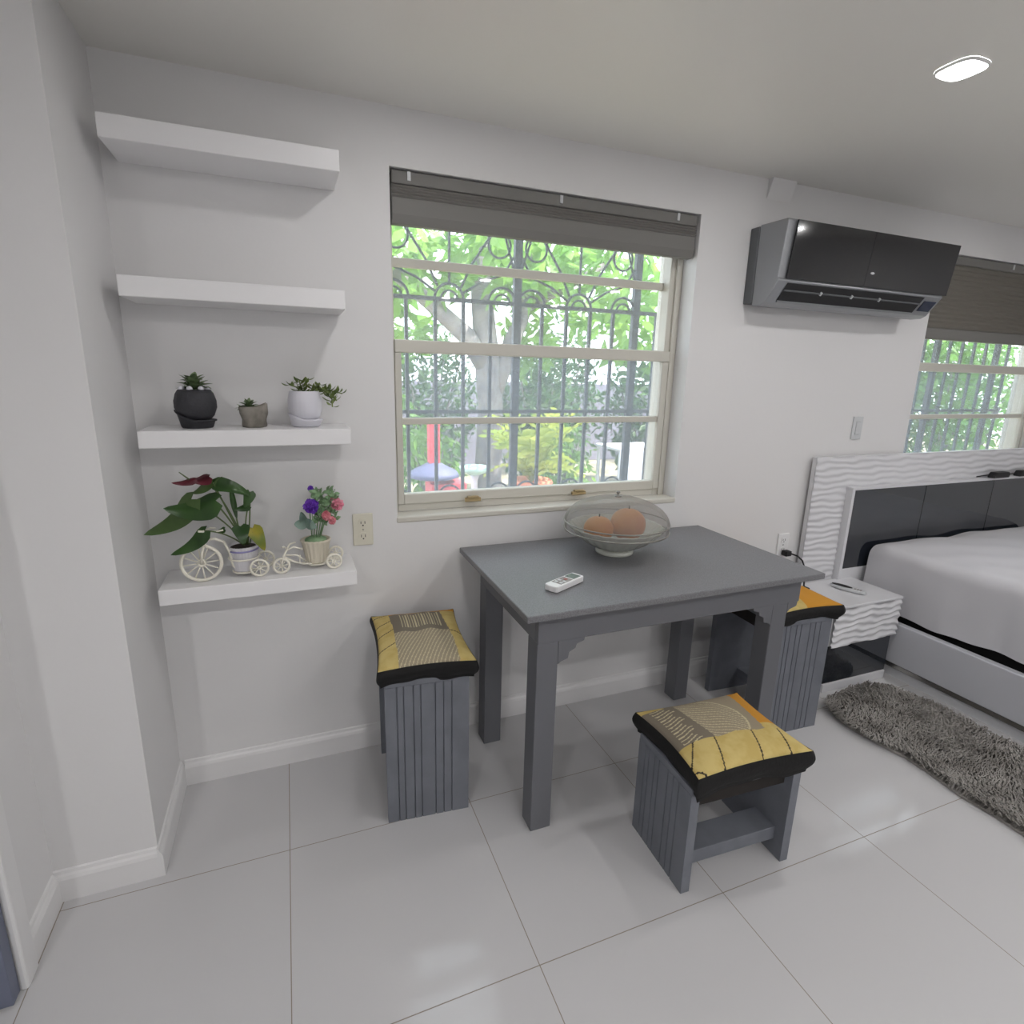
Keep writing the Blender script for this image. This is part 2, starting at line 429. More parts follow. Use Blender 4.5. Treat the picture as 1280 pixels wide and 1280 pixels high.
for (x, y) in ((.47, -.72), (3.15, -.9), (.35, -2.8), (1.77, -2.8), (3.15, -2.8), (.35, -4.2), (1.77, -4.2), (3.15, -4.2), (4.6, -2.8), (-1.0, -2.8)):  # unseen lamps: front pair read off shadows, rear ones added as fill light
    downlight(x, y, 'unseen recessed ceiling downlight outside the picture, among the inferred and added fill lamps', 'ceiling downlights behind the viewer', (3.3 if x < 1 else 4.4) if y > -1 else (15 if x < 0 else 9.2))

# ------------------------------------------------------------------ wall shelves
SX0, SX1, SD = -.427, .170, -.197
for zt, zb, lb in ((2.14, 2.082, 'topmost white floating shelf, empty, close under the ceiling'),
                   (1.753, 1.697, 'empty white floating shelf, second from the top'),
                   (1.329, 1.278, 'white floating shelf carrying three small succulent pots'),
                   (.838, .787, 'lowest white floating shelf carrying two tricycle planters')):
    o = MB().box(SX0, SX1, SD, -.0005, zb, zt).build('floating_shelf', M['shelf'], bevel=.0025)
    tag(o, lb, 'shelf', 'white floating wall shelves')

# ------------------------------------------------------------------ electrical plates
def outlet(x, z, label, m):
    t = thing('power_outlet', label, 'outlet', (x, 0, z))
    MB().box(-.037, .037, -.007, -.0005, -.062, .062).build('cover_plate', m, t, bevel=.003)
    for s in (-.026, .026):
        b = MB(); b.prism([(.017*math.cos(a), s+.0185*max(-.8, min(.8, math.sin(a)))) for a in [2*PI*i/20 for i in range(20)]], -.0095, -.007, 'y')
        r = b.build('socket', m, t)
        b = MB(); b.box(-.0085, -.006, -.0102, -.0094, s-.003, s+.007); b.box(.006, .0085, -.0102, -.0094, s-.003, s+.007)
        b.prism([(.003*math.cos(a), s-.009+.003*math.sin(a)) for a in [2*PI*i/10 for i in range(10)]], -.0102, -.0094, 'y')
        b.build('slots', M['slot'], r)
    b = MB(); b.prism([(.003*math.cos(a), .003*math.sin(a)) for a in [2*PI*i/10 for i in range(10)]], -.0082, -.007, 'y'); b.build('screw', M['chrome'], t)
outlet(.2185, .931, 'ivory double power outlet beside the lowest shelf', M['ivory'])
outlet(2.368, .672, 'white double power outlet behind the table, beside the headboard', M['plastic'])
t = thing('light_switch', 'pale grey rocker light switch above the headboard', 'switch', (2.779, 0, 1.279))
MB().box(-.036, .036, -.007, -.0005, -.06, .06).build('cover_plate', M['greyplastic'], t, bevel=.003)
MB().box(-.017, .017, -.011, -.007, -.034, .034).build('rocker', M['greyplastic'], t, bevel=.002)
# plug and cord
t = thing('power_plug', 'black power plug with cord at the outlet behind the table', 'plug', (2.375, -.011, .632))
MB().box(-.018, .02, -.035, 0, -.014, .014).build('plug_body', M['cord'], t, bevel=.004)
MB().tube([(.015, -.03, 0), (.05, -.045, -.012), (.085, -.05, -.04), (.095, -.07, -.09), (.06, -.1, -.15), (.03, -.13, -.163)], .0042, 8).build('cord', M['cord'], t, smooth=True)
MB().box(-.005, .035, -.16, -.12, -.168, -.145).build('connector', M['cord'], t, bevel=.004)

# ------------------------------------------------------------------ air conditioner
t = thing('air_conditioner', 'silver wall air conditioner with glossy black front panel', 'air conditioner', (1.918, 0, 1.83))
MB().box(0, 1.05, -.05, -.0005, .012, .325).build('back_plate', M['acback'], t, bevel=.004)
prof = [(-.05, .0), (-.05, .33), (-.195, .327), (-.2, .32), (-.178, .105), (-.186, .092), (-.125, .0116), (-.1, .0)]
MB().prism(prof, .004, 1.055, 'x').build('body', M['silver'], t, bevel=.004)
b = MB(); b.prism([(-.205, .322), (-.213, .322), (-.188, .1), (-.18, .1)], .045, 1.075, 'x'); fp = b.build('front_panel', M['acblack'], t, bevel=.002)
b = MB(); b.prism([(-.2134, .32), (-.2136, .32), (-.1886, .102), (-.1884, .102)], .50, .503, 'x'); b.build('panel_seam', M['acdark'], fp)
b = MB(); b.prism([(.535+.012*math.cos(a), .158+.005*math.sin(a)) for a in [2*PI*i/16 for i in range(16)]], -.1975, -.1935, 'y'); lab(b.build('emblem', M['greyplastic'], fp), 'small pale oval emblem')
def on_slope(u, off):  # along the sloping underside, u 0 (top) .. 1 (bottom)
    y = -.181+u*.052; z = .0855-u*.0685; return (y-.79*off, z-.61*off)
b = MB(); p = [on_slope(0, .0015), on_slope(0, .003), on_slope(1, .003), on_slope(1, .0015)]; b.prism(p, .06, .93, 'x'); b.build('air_outlet', M['acdark'], t)
for u in (.38, .97):
    b = MB(); p = [on_slope(u-.04, .003), on_slope(u-.02, .008), on_slope(u+.03, .008), on_slope(u+.05, .003)]; b.prism(p, .06, .93, 'x'); b.build('louvre', M['acback'] if u < .5 else M['silver'], t)
for xx in (.27, .46, .64):
    b = MB(); p = [on_slope(.28, .003), on_slope(.28, .012), on_slope(.45, .012), on_slope(.45, .003)]; b.prism(p, xx, xx+.006, 'x'); b.build('louvre_clip', M['greyplastic'], t)
b = MB(); p = [on_slope(.2, .002), on_slope(.2, .004), on_slope(.8, .004), on_slope(.8, .002)]; b.prism(p, .95, 1.035, 'x'); lab(b.build('display', M['acdisp'], t), 'blue tinted display')

# ------------------------------------------------------------------ dining table
TX0, TX1, TY0, TY1, TZ = .592, 1.782, -.717, -.022, .83
t = thing('dining_table', 'grey painted wooden table with bracketed legs under the window', 'table', (1.187, -.37, 0))
def tl(b, x0, x1, y0, y1, z0, z1): return b.box(x0-1.187, x1-1.187, y0+.37, y1+.37, z0, z1)
tl(MB(), TX0, TX1, TY0, TY1, TZ-.022, TZ).build('tabletop', M['tabletop'], t, bevel=.003)
LX0, LX1, LY0, LY1 = .660, 1.736, -.649, -.085
leg = .074
LR = 1.700
AZ = .697
tl(MB(), LX0, 1.752, LY0, LY0+.022, AZ, TZ-.022).build('apron', M['table'], t, bevel=.003)
tl(MB(), LX0, LR, LY1-.022, LY1, AZ, TZ-.022).build('apron', M['table'], t, bevel=.003)
tl(MB(), LX0, LX0+.022, LY0+.022, LY1-.022, AZ, TZ-.022).build('apron', M['table'], t, bevel=.003)
tl(MB(), 1.73, 1.752, LY0+.022, LY1-.022, AZ, TZ-.022).build('apron', M['table'], t, bevel=.003)
for x in (LX0, LR-leg):
    for y in (LY0+.003, LY1-leg):
        tl(MB(), x, x+leg, y, y+leg, 0, AZ if y < -.3 else AZ).build('leg', M['table'], t, bevel=.003)
def brk(sgn):
    return [(0, 0), (sgn*.095, 0), (sgn*.092, -.012), (sgn*.066, -.02), (sgn*.062, -.034), (sgn*.04, -.045), (sgn*.036, -.066), (sgn*.012, -.073), (0, -.082)]
for x, sg in ((LX0+leg, 1), (LR-leg, -1)):
    for y in (LY0+.003, LY1-.025):
        b = MB(); b.prism([(x-1.187+p, AZ+q) for p, q in brk(sg)], y+.37, y+.37+.022, 'y'); b.build('corner_bracket', M['table'], t, bevel=.002)
b = MB(); b.prism([(LR-1.187+p, AZ+q) for p, q in [(0, 0), (.05, 0), (.046, -.02), (.012, -.03), (0, -.045)]], LY0+.373, LY0+.395, 'y'); b.build('corner_bracket', M['table'], t, bevel=.002)

# ------------------------------------------------------------------ stools with cushions
def panel(w, h, th):
    """planked side panel in the y-z plane, outward face at x=0, thickness along +x, grooves on the outside"""
    widths = [.06, .028, .028, .048, .024, .032, .022, .038]
    s = sum(widths); y = 0; pts = [(th, 0), (th, w)]
    ed = []
    for q in widths[:-1]:
        y += q/s*w; ed.append(y)
    out = [(0, 0)]
    for e in ed: out += [(0, e-.0022), (.005, e-.0008), (.005, e+.0008), (0, e+.0022)]
    out += [(0, w)]
    return [(p, q) for p, q in out]+[(th, w), (th, 0)]
def stool(label, loc, W, D, hh, rz=0):
    """W = spacing across both panels (x), D = panel width (y)"""
    t = thing('stool', label, 'stool', loc, None, rz); th = .03
    b = MB(); b.prism([(-W/2+p, -D/2+q) for p, q in panel(D, hh, th)], 0, hh, 'z'); b.build('side_panel', M['stool'], t)
    b = MB(); b.prism([(W/2-p, -D/2+q) for p, q in panel(D, hh, th)], 0, hh, 'z'); b.build('side_panel', M['stool'], t)
    MB().box(-W/2, W/2, -D/2, D/2, hh, hh+.02).build('seat_board', M['stool'], t, bevel=.002)
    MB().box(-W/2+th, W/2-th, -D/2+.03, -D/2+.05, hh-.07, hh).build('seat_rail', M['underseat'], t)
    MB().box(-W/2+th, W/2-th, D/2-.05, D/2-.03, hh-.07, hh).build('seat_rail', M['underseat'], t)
    MB().box(-W/2+th, W/2-th, -D/2+.035, -D/2+.125, .058, .105).build('stretcher', M['stool'], t, bevel=.002)
    return t
stool('low grey planked stool standing free in front of the table', (1.203, -.886, 0), .408, .276, .345, -.045)
stool('tall grey planked stool at the left end of the table', (.3734, -.258, 0), .40, .28, .515, PI/2-.09)
stool('grey planked stool tucked between the table and the nightstand', (1.978, -.327, 0), .40, .286, .515, PI/2-.05)

CM = [M['black'], M['yel'], M['tan'], M['brown'], M['orange'], M['cream'], M['dark']]
def pat_front(u, v):
    vb = .34-.05*u
    if v < vb:
        for k in (.03, .27, .62, .87):
            if abs(u-(k+.09*(v/vb-.5)*(1 if k > .1 else 2))) < .006: return 6
        if math.hypot(u+.02, v+.03) < .1 and math.hypot(u+.02, v+.03) > .085: return 6
        return 1
    if u > .87-.1*(1-v): return 4 if v > .38 else 1
    if u < .3+.03*math.sin(6*v):
        if v > .93 and u < .2: return 1
        if .05 < u < .2+.03*math.sin(40*v) and (v*24+.5*math.sin(u*20)) % 1 < .3: return 5
        return 3
    r = math.hypot(u-.35, v-.55)
    if r < .38 and ((u*.6+v)*22) % 1 < .2: return 5
    if abs(r-.39) < .008 and u > .5: return 5
    return 2
def pat_left(u, v):
    if u < .2-.02*v:
        for k in (.25, .5, .7, .9):
            if abs(v-(k+.35*u)) < .006: return 6
        return 1
    if v > .93: return 4
    if u > .84+.02*math.sin(5*v):
        if abs(v-(.45-.3*(u-.9))) < .007: return 6
        return 1
    if v > .47:
        if .3 < u < .78 and .55 < v < .88+.03*math.sin(50*u) and (u*30) % 1 < .35: return 5
        return 3
    a = ((u-.25)*.9-v*.55)
    if (a*26) % 1 < .25: return 5
    return 2
def pat_right(u, v):
    if u > .45: return 4
    if v < .3: return 1
    return 2
def cushion(label, loc, a, c, drop, top, pat, rz=0, seed=0):
    """square pillow a x c tied over a seat: black side band, patterned top"""
    t = thing('seat_cushion', label, 'cushion', loc, None, rz)
    rnd = random.Random(seed); ph = [rnd.uniform(0, 6) for _ in range(4)]
    def edge(u, v):  # pillow outline with pointed corners and slightly pulled-in sides
        x, y = u*2-1, v*2-1
        k = 1+.05*(x*x)*(y*y); ins = .035
        return (x*k*(1-ins*(1-x*x)*0-ins*(1-y*y))*a/2, y*k*(1-ins*(1-x*x))*c/2)
    def topf(u, v):
        x, y = edge(u, v); p, q = u*2-1, v*2-1
        d = (1-abs(p)**2.6)*(1-abs(q)**2.6)
        return (x, y, .004*math.sin(9*p+ph[0])*d+top*d**.55)
    b = MB(); b.grid(110, 110, topf, pat); b.build('patterned_top', CM, t, smooth=True)
    b = MB(); N = 40; loop = [(i/N, 0) for i in range(N)]+[(1, i/N) for i in range(N)]+[(1-i/N, 1) for i in range(N)]+[(0, 1-i/N) for i in range(N)]
    K = 8; n = len(loop)
    for j in range(K+1):
        s = j/K
        for i, (u, v) in enumerate(loop):
            x, y = edge(u, v); bulge = 1+.055*math.sin(PI*min(1, s*1.15))-.045*s
            z = .0015-drop*s+(.006*math.sin(i*.17+ph[1])+.004*math.sin(i*.39+ph[2]))*s
            b.vert(x*bulge, y*bulge, z)
    for j in range(K):
        for i in range(n): b.face(j*n+i, j*n+(i+1) % n, (j+1)*n+(i+1) % n, (j+1)*n+i)
    b.face(*range(K*n, (K+1)*n))
    b.build('side_band', M['black'], t, smooth=True)
cushion('yellow and tan patchwork cushion on the low front stool', (1.2, -.886, .424), .395, .315, .076, .037, pat_front, -.045, 1)
cushion('yellow and grey-brown patchwork cushion on the stool left of the table', (.372, -.27, .590), .305, .405, .062, .034, pat_left, -.09, 2)
cushion('orange and tan patchwork cushion on the stool near the nightstand', (1.978, -.335, .590), .315, .41, .062, .034, pat_right, -.05, 3)

# ------------------------------------------------------------------ fruit bowl with gauze dome
BX, BY = 1.165, -.262
t = thing('fruit_bowl', 'ribbed frosted glass fruit bowl on the grey table', 'bowl', (BX, BY, TZ))
b = MB(); b.lathe([(0, 0), (.07, 0), (.076, .003), (.075, .014), (.068, .022)], seg=40); b.build('foot', M['bowl'], t, smooth=True)
b = MB(); b.lathe([(.06, .02), (.085, .028), (.125, .05), (.158, .078), (.182, .104), (.186, .11), (.182, .112), (.178, .108), (.153, .082), (.12, .056), (.08, .036), (0, .032)], seg=96, rib=.018, nrib=24)
b.build('bowl_body', M['bowl'], t, smooth=True)
t = thing('food_cover', 'grey wire gauze dome covering the fruit bowl', 'food cover', (BX, BY, TZ+.098))
prof = [(.203, 0), (.205, .03)]+[(.205*math.cos(a), .03+.1*math.sin(a)) for a in [PI/2*i/14 for i in range(1, 15)]]
b = MB(); b.lathe(prof[:-1]+[(.0005, .13)], seg=56); b.f = b.f[:-2] if len(b.f[-1]) > 8 else b.f; b.mi = b.mi[:len(b.f)]
b.f = [f for f in b.f if len(f) == 4]; b.mi = [0]*len(b.f)
b.build('gauze', M['mesh'], t, smooth=True)
b = MB(); b.ring((0, 0, 0), .204, .0035, 'z', 56); b.build('bottom_rim', M['rimwire'], t, smooth=True)
b = MB(); b.ring((0, 0, .031), .2055, .0028, 'z', 56); b.build('upper_rim', M['rimwire'], t, smooth=True)
b = MB(); b.lathe([(0, 0), (.012, .0), (.013, .003), (.005, .006), (.004, .012), (.008, .016), (.007, .021), (0, .023)], (0, 0, .129), 20); b.build('knob', M['rimwire'], t, smooth=True)
def fruit(name, label, x, y, z, r, m, sq=.92):
    t = thing(name, label, 'fruit', (x, y, z))
    def f(d): 
        k = 1-.06*max(0, d.z)**6-.05*math.exp(-((d.x-.3*d.z)**2)*30)*max(0, -d.y)*.5
        return k
    b = MB(); b.ball((0, 0, 0), (r, r, r*sq), 24, 16, f); b.build('flesh', m, t, smooth=True)
    b = MB(); b.tube([(0, 0, r*sq*.92), (.002, 0, r*sq+.008)], .0025, 6); b.build('stalk', M['soil'], t)
fruit('peach', 'orange round fruit on the left under the gauze dome', BX-.085, BY-.01, TZ+.105, .058, M['peach'])
fruit('peach', 'larger blushed orange fruit on the right under the gauze dome', BX+.055, BY+.0, TZ+.112, .07, M['peach2'], .95)

# ------------------------------------------------------------------ remotes
t = thing('remote_control', 'white air conditioner remote with grey screen on the table', 'remote', (.806, -.528, TZ), None, math.radians(26))
b = MB(); b.prism([(-.078, .0), (-.075, -.022), (-.068, -.026), (.074, -.025), (.078, -.02), (.078, .02), (.074, .025), (-.068, .026), (-.075, .022)], 0.001, .022, 'z'); b.build('body', M['plastic'], t, bevel=.005, seg=3)
MB().box(.026, .066, -.019, .019, .0215, .0228).build('screen', M['lcd'], t)
MB().box(-.045, .02, -.02, .02, .0215, .0224).build('keypad', M['btn'], t)
for i, (x, y) in enumerate(((-.034, -.011), (-.034, .009), (-.016, -.011), (-.016, .009), (.004, -.001))):
    MB().box(x-.006, x+.006, y-.006, y+.006, .0222, .0236).build('button', M['btnr'] if i == 4 else M['greyplastic'], t, bevel=.0008)
t = thing('remote_control', 'slim silver and black remote on the nightstand', 'remote', (2.628, -.215, .464), None, math.radians(-72))
b = MB(); b.prism([(.085*math.cos(a), .024*math.sin(a)*(1 if math.cos(a) > 0 else 1.05)) for a in [2*PI*i/28 for i in range(28)]], .001, .017, 'z'); b.build('body', M['greyplastic'], t, bevel=.004)
b = MB(); b.prism([(-.03+.05*math.cos(a), .019*math.sin(a)) for a in [2*PI*i/24 for i in range(24)]], .0165, .0178, 'z'); lab(b.build('screen', M['acdark'], t), 'black screen end')
for i in range(3): MB().box(.028+.013*i, .036+.013*i, -.008, .008, .0168, .0182).build('button', M['btn'], t)

# ------------------------------------------------------------------ nightstand
t = thing('nightstand', 'white nightstand with wavy drawer and smoked glass lower front', 'nightstand', (2.605, -.19, 0))
NX0, NX1, NYF, NYB = -.235, .228, -.17, .128
MB().box(NX0, NX1, NYF+.012, NYB, .252, .448).build('body', M['bedwhite'], t, bevel=.002)
MB().box(NX0, NX1+.004, NYF-.004, NYB, .448, .462).build('top', M['headb'], t, bevel=.003)
def wave(x, z, p=.034, A=.0045): return A*math.sin(2*PI*(z/p+(.2*math.sin(2*PI*x/.24+1.9*math.sin(2*PI*z/.21)))+.08*math.sin(2*PI*x/.09)))
b = MB(); b.grid(70, 60, lambda u, v: (NX0+u*(NX1-NX0), NYF-.002-wave(u*.46, v*.196, .033, .004), .25+v*.196)); b.build('drawer_front', M['headb'], t, smooth=True)
MB().box(NX0+.005, NX1-.012, NYF+.02, NYB, .045, .25).build('lower_body', M['smoke'], t, bevel=.002)
lab(MB().box(NX0+.005, NX1-.012, NYF+.014, NYF+.02, .047, .25).build('glass_front', M['smoke'], t), 'smoked dark glass front')
MB().box(NX0+.004, NX1-.012, NYF+.008, NYB, 0, .045).build('plinth', M['bedwhite'], t, bevel=.002)

# ------------------------------------------------------------------ bed
t = thing('bed', 'double bed with white wavy relief headboard and smoked glass panels', 'bed', (3.63, -1.0, 0))
ox, oy = 3.63, -1.0
HX0, HX1, HT = 2.475, 4.785, 1.137
IX0, IX1, IT = 2.722, 4.538, .962
def bx(b, x0, x1, y0, y1, z0, z1): return b.box(x0-ox, x1-ox, y0-oy, y1-oy, z0, z1)
hb = bx(MB(), HX0, HX1, -.042, -.018, .1, HT).build('headboard', M['bedwhite'], t, bevel=.002)
def wv(x, z): return .0045*math.sin(2*PI*(z/.0335+(.17*math.sin(2*PI*x/.30+2.4*math.sin(2*PI*z/.27))+.06*math.sin(2*PI*x/.12+z*31))))
b = MB()
def strip(x0, x1, z0, z1):
    nu, nv = max(2, int((x1-x0)/.014)), max(2, int((z1-z0)/.0045))
    b.grid(nu, nv, lambda u, v: (x0+u*(x1-x0)-ox, -.046-.6*wv(x0+u*(x1-x0), z0+v*(z1-z0))-oy, z0+v*(z1-z0)))
strip(HX0, HX1, IT, HT); strip(HX0, IX0, .12, IT); strip(IX1, HX1, .12, IT)
b.build('relief_surround', M['headb'], hb, smooth=True)
b = MB(); bx(b, IX0, IX0+.022, -.082, -.043, .3, IT-.004); bx(b, IX1-.022, IX1, -.082, -.043, .3, IT-.004); bx(b, IX0, IX1, -.082, -.043, IT-.004, IT+.012); bx(b, IX0+.022, IX1-.022, -.078, -.043, .3, .52)
b.build('panel_frame', M['bedwhite'], hb, bevel=.002)
xs = [IX0+.022, 3.318, 3.94, IX1-.022]
for i in range(3): bx(MB(), xs[i]+.002, xs[i+1]-.002, -.078, -.043, .52, IT-.004).build('glass_panel', M['smoke'], hb, bevel=.0015)
RL0, RL1 = 2.85, 2.89
bx(MB(), RL0, RL1, -2.15, -.09, .085, .302).build('side_rail', M['bedrail'], t, bevel=.006)
bx(MB(), 4.38, 4.42, -2.15, -.09, .085, .302).build('side_rail', M['bedrail'], t, bevel=.006)
bx(MB(), RL0, 4.42, -2.19, -2.15, .085, .302).build('foot_rail', M['bedrail'], t, bevel=.006)
bx(MB(), RL0+.004, RL1, -2.15, -.09, .06, .085).build('chrome_strip', M['chrome'], t, bevel=.002)
bx(MB(), RL0+.03, 4.39, -2.12, -.09, 0, .06).build('plinth', M['bedwhite'], t)
bx(MB(), 2.945, 4.33, -2.07, -.14, .2, .62).build('mattress', M['mattress'], t, bevel=.04, seg=4)
# sheet: a drape over the mattress
random.seed(11)
def sheet():
    b = MB(); x0, x1, y0, y1, zt = 2.90, 4.37, -2.1, -.105, .668
    R = .055; NX, NY = 110, 90; drop = .345
    arc = R*PI/2; half = (x1-x0)/2; Ltot = half-R+arc+drop-R
    def f(u, v):
        s = (u*2-1)*Ltot; sg = 1 if s >= 0 else -1; a = abs(s)
        y = y1+(y0-y1)*v
        if a < half-R: dx, z, nx = a, 0, 0
        elif a < half-R+arc:
            th = (a-half+R)/R; dx, z = half-R+R*math.sin(th), -(R-R*math.cos(th)); nx = math.sin(th)
        else:
            dr = a-(half-R+arc); dx, z = half+.008*math.sin(y*13+a*2)*min(1, dr*6)+.012*math.sin(y*5.3+1)*min(1, dr*5), -R-dr*(1+.10*math.sin(y*2.1+.4)*0+.0)
            if dr > .2: z += .03*(dr-.2)/.14*max(0, min(1, (-y-.5)/.5))
            nx = 1
        x = (x0+x1)/2+sg*dx
        w = .005*math.sin(x*9+y*4+2*math.sin(y*6))*(1-nx*.4)+.0035*math.sin(17*x-11*y)+.0025*math.sin(31*y+13*x)
        e = min(1, v*NY/3)
        zz = zt+z+w-(1-e)*.02
        return (x-(1 if sg > 0 else -1)*0+.002*math.sin(y*40), y, zz)
    b.grid(NX, NY, f)
    def back(u, v):
        p = f(u, 0); return (p[0], p[1]+.002*math.sin(PI*v), p[2]-max(0, p[2]-.36)*v)
    b.grid(NX, 8, back)
    o = b.build('bed_sheet', M['sheet'], smooth=True)
    return tag(o, 'plain white sheet draped over the mattress of the bed', 'bed sheet')
sheet()
for x, l in ((3.945, 'small black reading light above the left bed glass panels'), (4.2, 'black reading light at the right edge of the picture above the bed')):
    th_ = thing('reading_light', l, 'lamp', (x, -.092, IT+.0135))
    b = MB(); b.prism([(-.075, 0), (.07, 0), (.078, .018), (.066, .034), (-.055, .034), (-.07, .014)], -.018, .022, 'y'); b.build('lamp_head', M['acdark'], th_, bevel=.004)
    MB().tube([(-.16, .03, .006), (-.1, .025, .012), (-.06, .02, .014)], .003, 6).build('cord', M['cord'], th_, smooth=True)

# ------------------------------------------------------------------ shaggy rug
random.seed(5)
def rug():
    import bisect
    X0, X1, Y0, Y1, R = 2.235, 2.795, -2.0, -.375, .2
    def inside(x, y, m=0):
        cx = min(max(x, X0+R), X1-R); cy = min(max(y, Y0+R), Y1-R)
        wob = .014*math.sin(y*7+x*5)+.01*math.sin(y*17-x*11)
        return math.hypot(x-cx, y-cy) < R+wob-m
    b = MB(); out = []
    for i in range(90):
        a = 2*PI*i/90; dx, dy = math.cos(a), math.sin(a); s = 0; cx, cy = (X0+X1)/2, (Y0+Y1)/2
        while inside(cx+dx*s, cy+dy*s, .02): s += .006
        out.append((cx+dx*s, cy+dy*s))
    b.prism(out, .002, .012, 'z'); base = len(b.f)
    n = 0
    while n < 17000:
        x, y = random.uniform(X0-.03, X1+.03), random.uniform(Y0-.03, Y1+.03)
        if y < -1.35 and random.random() < .5: continue
        if not inside(x, y, .012): continue
        n += 1
        sw = 1.2*math.sin(x*9+2*math.sin(y*4))+1.5*math.cos(y*6+x*3)+random.uniform(-.9, .9)
        L = random.uniform(.028, .05); d = Vector((math.cos(sw-2.2), math.sin(sw-2.2), 0)); s = Vector((-d.y, d.x, 0))*random.uniform(.0018, .0032)
        p = Vector((x, y, .011)); h = random.uniform(.022, .036)
        q = p+d*L*.45+Vector((0, 0, h)); r = p+d*L+Vector((0, 0, h*.75))
        i0 = len(b.v); b.v += [p-s, p+s, q+s*.8, q-s*.8, r]
        b.face(i0, i0+1, i0+2, i0+3); b.face(i0+3, i0+2, i0+4)
    o = b.build('rug', M['rug'])
    tag(o, 'grey shaggy fur rug on the tiles beside the bed', 'rug')
rug()

# ------------------------------------------------------------------ plants on the third shelf
Z3 = 1.3292
def rosette(b, c, n, L, w, tilt0, tilt1, seed):
    r = random.Random(seed)
    for i in range(n):
        a = i*2.4+r.uniform(-.2, .2); k = i/n; el = tilt0+(tilt1-tilt0)*k
        d = Vector((math.cos(a)*math.cos(el), math.sin(a)*math.cos(el), math.sin(el))); l = L*r.uniform(.8, 1.1)
        b.leaf(c, Vector(c)+d*l, w, (-math.sin(a), math.cos(a), 0), .1, .3)
t = thing('potted_succulent', 'succulent in a round charcoal pot with a saucer, leftmost of the shelf', 'potted plant', (-.282, -.1, Z3))
b = MB(); b.lathe([(0, 0), (.042, 0), (.045, .004), (.05, .02), (.0555, .021), (.0555, .025), (.046, .026), (0, .026)], seg=40)
for i, v in enumerate(b.v):  # saucer lip sweeps up to the left
    if v.z > .012: v.z += .03*max(0, -v.x/.055)**1.5
    if v.z > .012 and v.x < 0: v.x *= 1.08
b.build('saucer', M['darkpot'], t, smooth=True)
b = MB(); b.lathe([(0, .022), (.035, .022), (.05, .038), (.059, .062), (.059, .082), (.053, .104), (.045, .116), (.041, .117), (.04, .11), (0, .108)], seg=40); b.build('pot', M['darkpot'], t, smooth=True)
b = MB(); rosette(b, (0, 0, .112), 22, .056, .012, -.1, 1.2, 3); rosette(b, (.0, 0, .128), 12, .045, .011, .1, 1.15, 4); b.build('foliage', M['succ'], t, smooth=True)
b = MB()
for a in range(7): b.ball((.035*math.cos(a*.9), .035*math.sin(a*.9), .119), .009, 8, 6)
b.build('pebbles', M['whitepot'], t, smooth=True)
t = thing('potted_succulent', 'tiny succulent in a rough concrete pot, middle of the shelf', 'potted plant', (-.12, -.1, Z3))
r3 = random.Random(2)
b = MB(); b.lathe([(0, 0), (.034, 0), (.036, .006), (.036, .025), (.04, .045), (.043, .062), (.039, .066), (.034, .058), (0, .055)], seg=28)
for v in b.v:
    a = math.atan2(v.y, v.x); k = 1+.07*math.sin(a*3+v.z*60)+.05*math.sin(a*5-v.z*90)
    v.x *= k; v.y *= k
    if v.z > .06: v.z += .012*max(0, math.cos(a))**2
b.build('pot', M['concrete'], t, smooth=True)
b = MB(); rosette(b, (-.012, 0, .058), 22, .036, .0065, .0, 1.2, 8); rosette(b, (-.032, -.01, .056), 10, .022, .004, -.3, .9, 9); b.build('foliage', M['succ'], t, smooth=True)
t = thing('potted_succulent', 'trailing jade plant in a dimpled white pot, rightmost of the shelf', 'potted plant', (.037, -.1, Z3))
b = MB(); b.lathe([(0, 0), (.04, 0), (.046, .006), (.053, .02), (.0545, .024), (.046, .026), (0, .022)], seg=40)
for v in b.v:
    if v.z > .012: v.z += .022*max(0, -v.x/.055)**1.4
b.build('saucer', M['whitepot'], t, smooth=True)
b = MB()
prof = [(0, .02), (.034, .02), (.046, .034), (.053, .058), (.053, .085), (.047, .112), (.045, .116), (.042, .116), (.041, .1), (0, .098)]
b.lathe(prof, seg=72, rib=.007, nrib=24); b.build('pot', M['whitepot'], t, smooth=True)
b = MB(); rj = random.Random(4)
stems = [[(-.01, 0, .1), (-.02, 0, .125), (-.045, -.01, .138)], [(0, 0, .1), (.0, .0, .13), (.01, 0, .155)], [(.01, 0, .1), (.03, -.01, .13), (.05, -.015, .138)],
         [(.02, 0, .1), (.05, -.01, .125), (.075, -.02, .115), (.1, -.02, .085)], [(.02, 0, .1), (.055, .01, .122), (.09, 0, .115), (.12, 0, .108)], [(.02, .01, .1), (.06, 0, .118), (.085, -.01, .09), (.085, -.02, .065)],
         [(0, .02, .1), (-.01, .02, .13), (-.012, .02, .148)]]
for st in stems:
    b.tube(st, .0022, 6)
    for p, q in zip(st, st[1:]):
        p, q = Vector(p), Vector(q)
        for k in range(6):
            c = p.lerp(q, (k+.5)/6); a = k*2.4+rj.uniform(0, 1); d = Vector((math.cos(a), math.sin(a)*.8, rj.uniform(.1, .9))).normalized()
            b.leaf(c, c+d*rj.uniform(.022, .036), .0058, d.cross((0, .3, 1)), .1, .2, n=5)
b.build('foliage', M['succ2'], t, smooth=True)

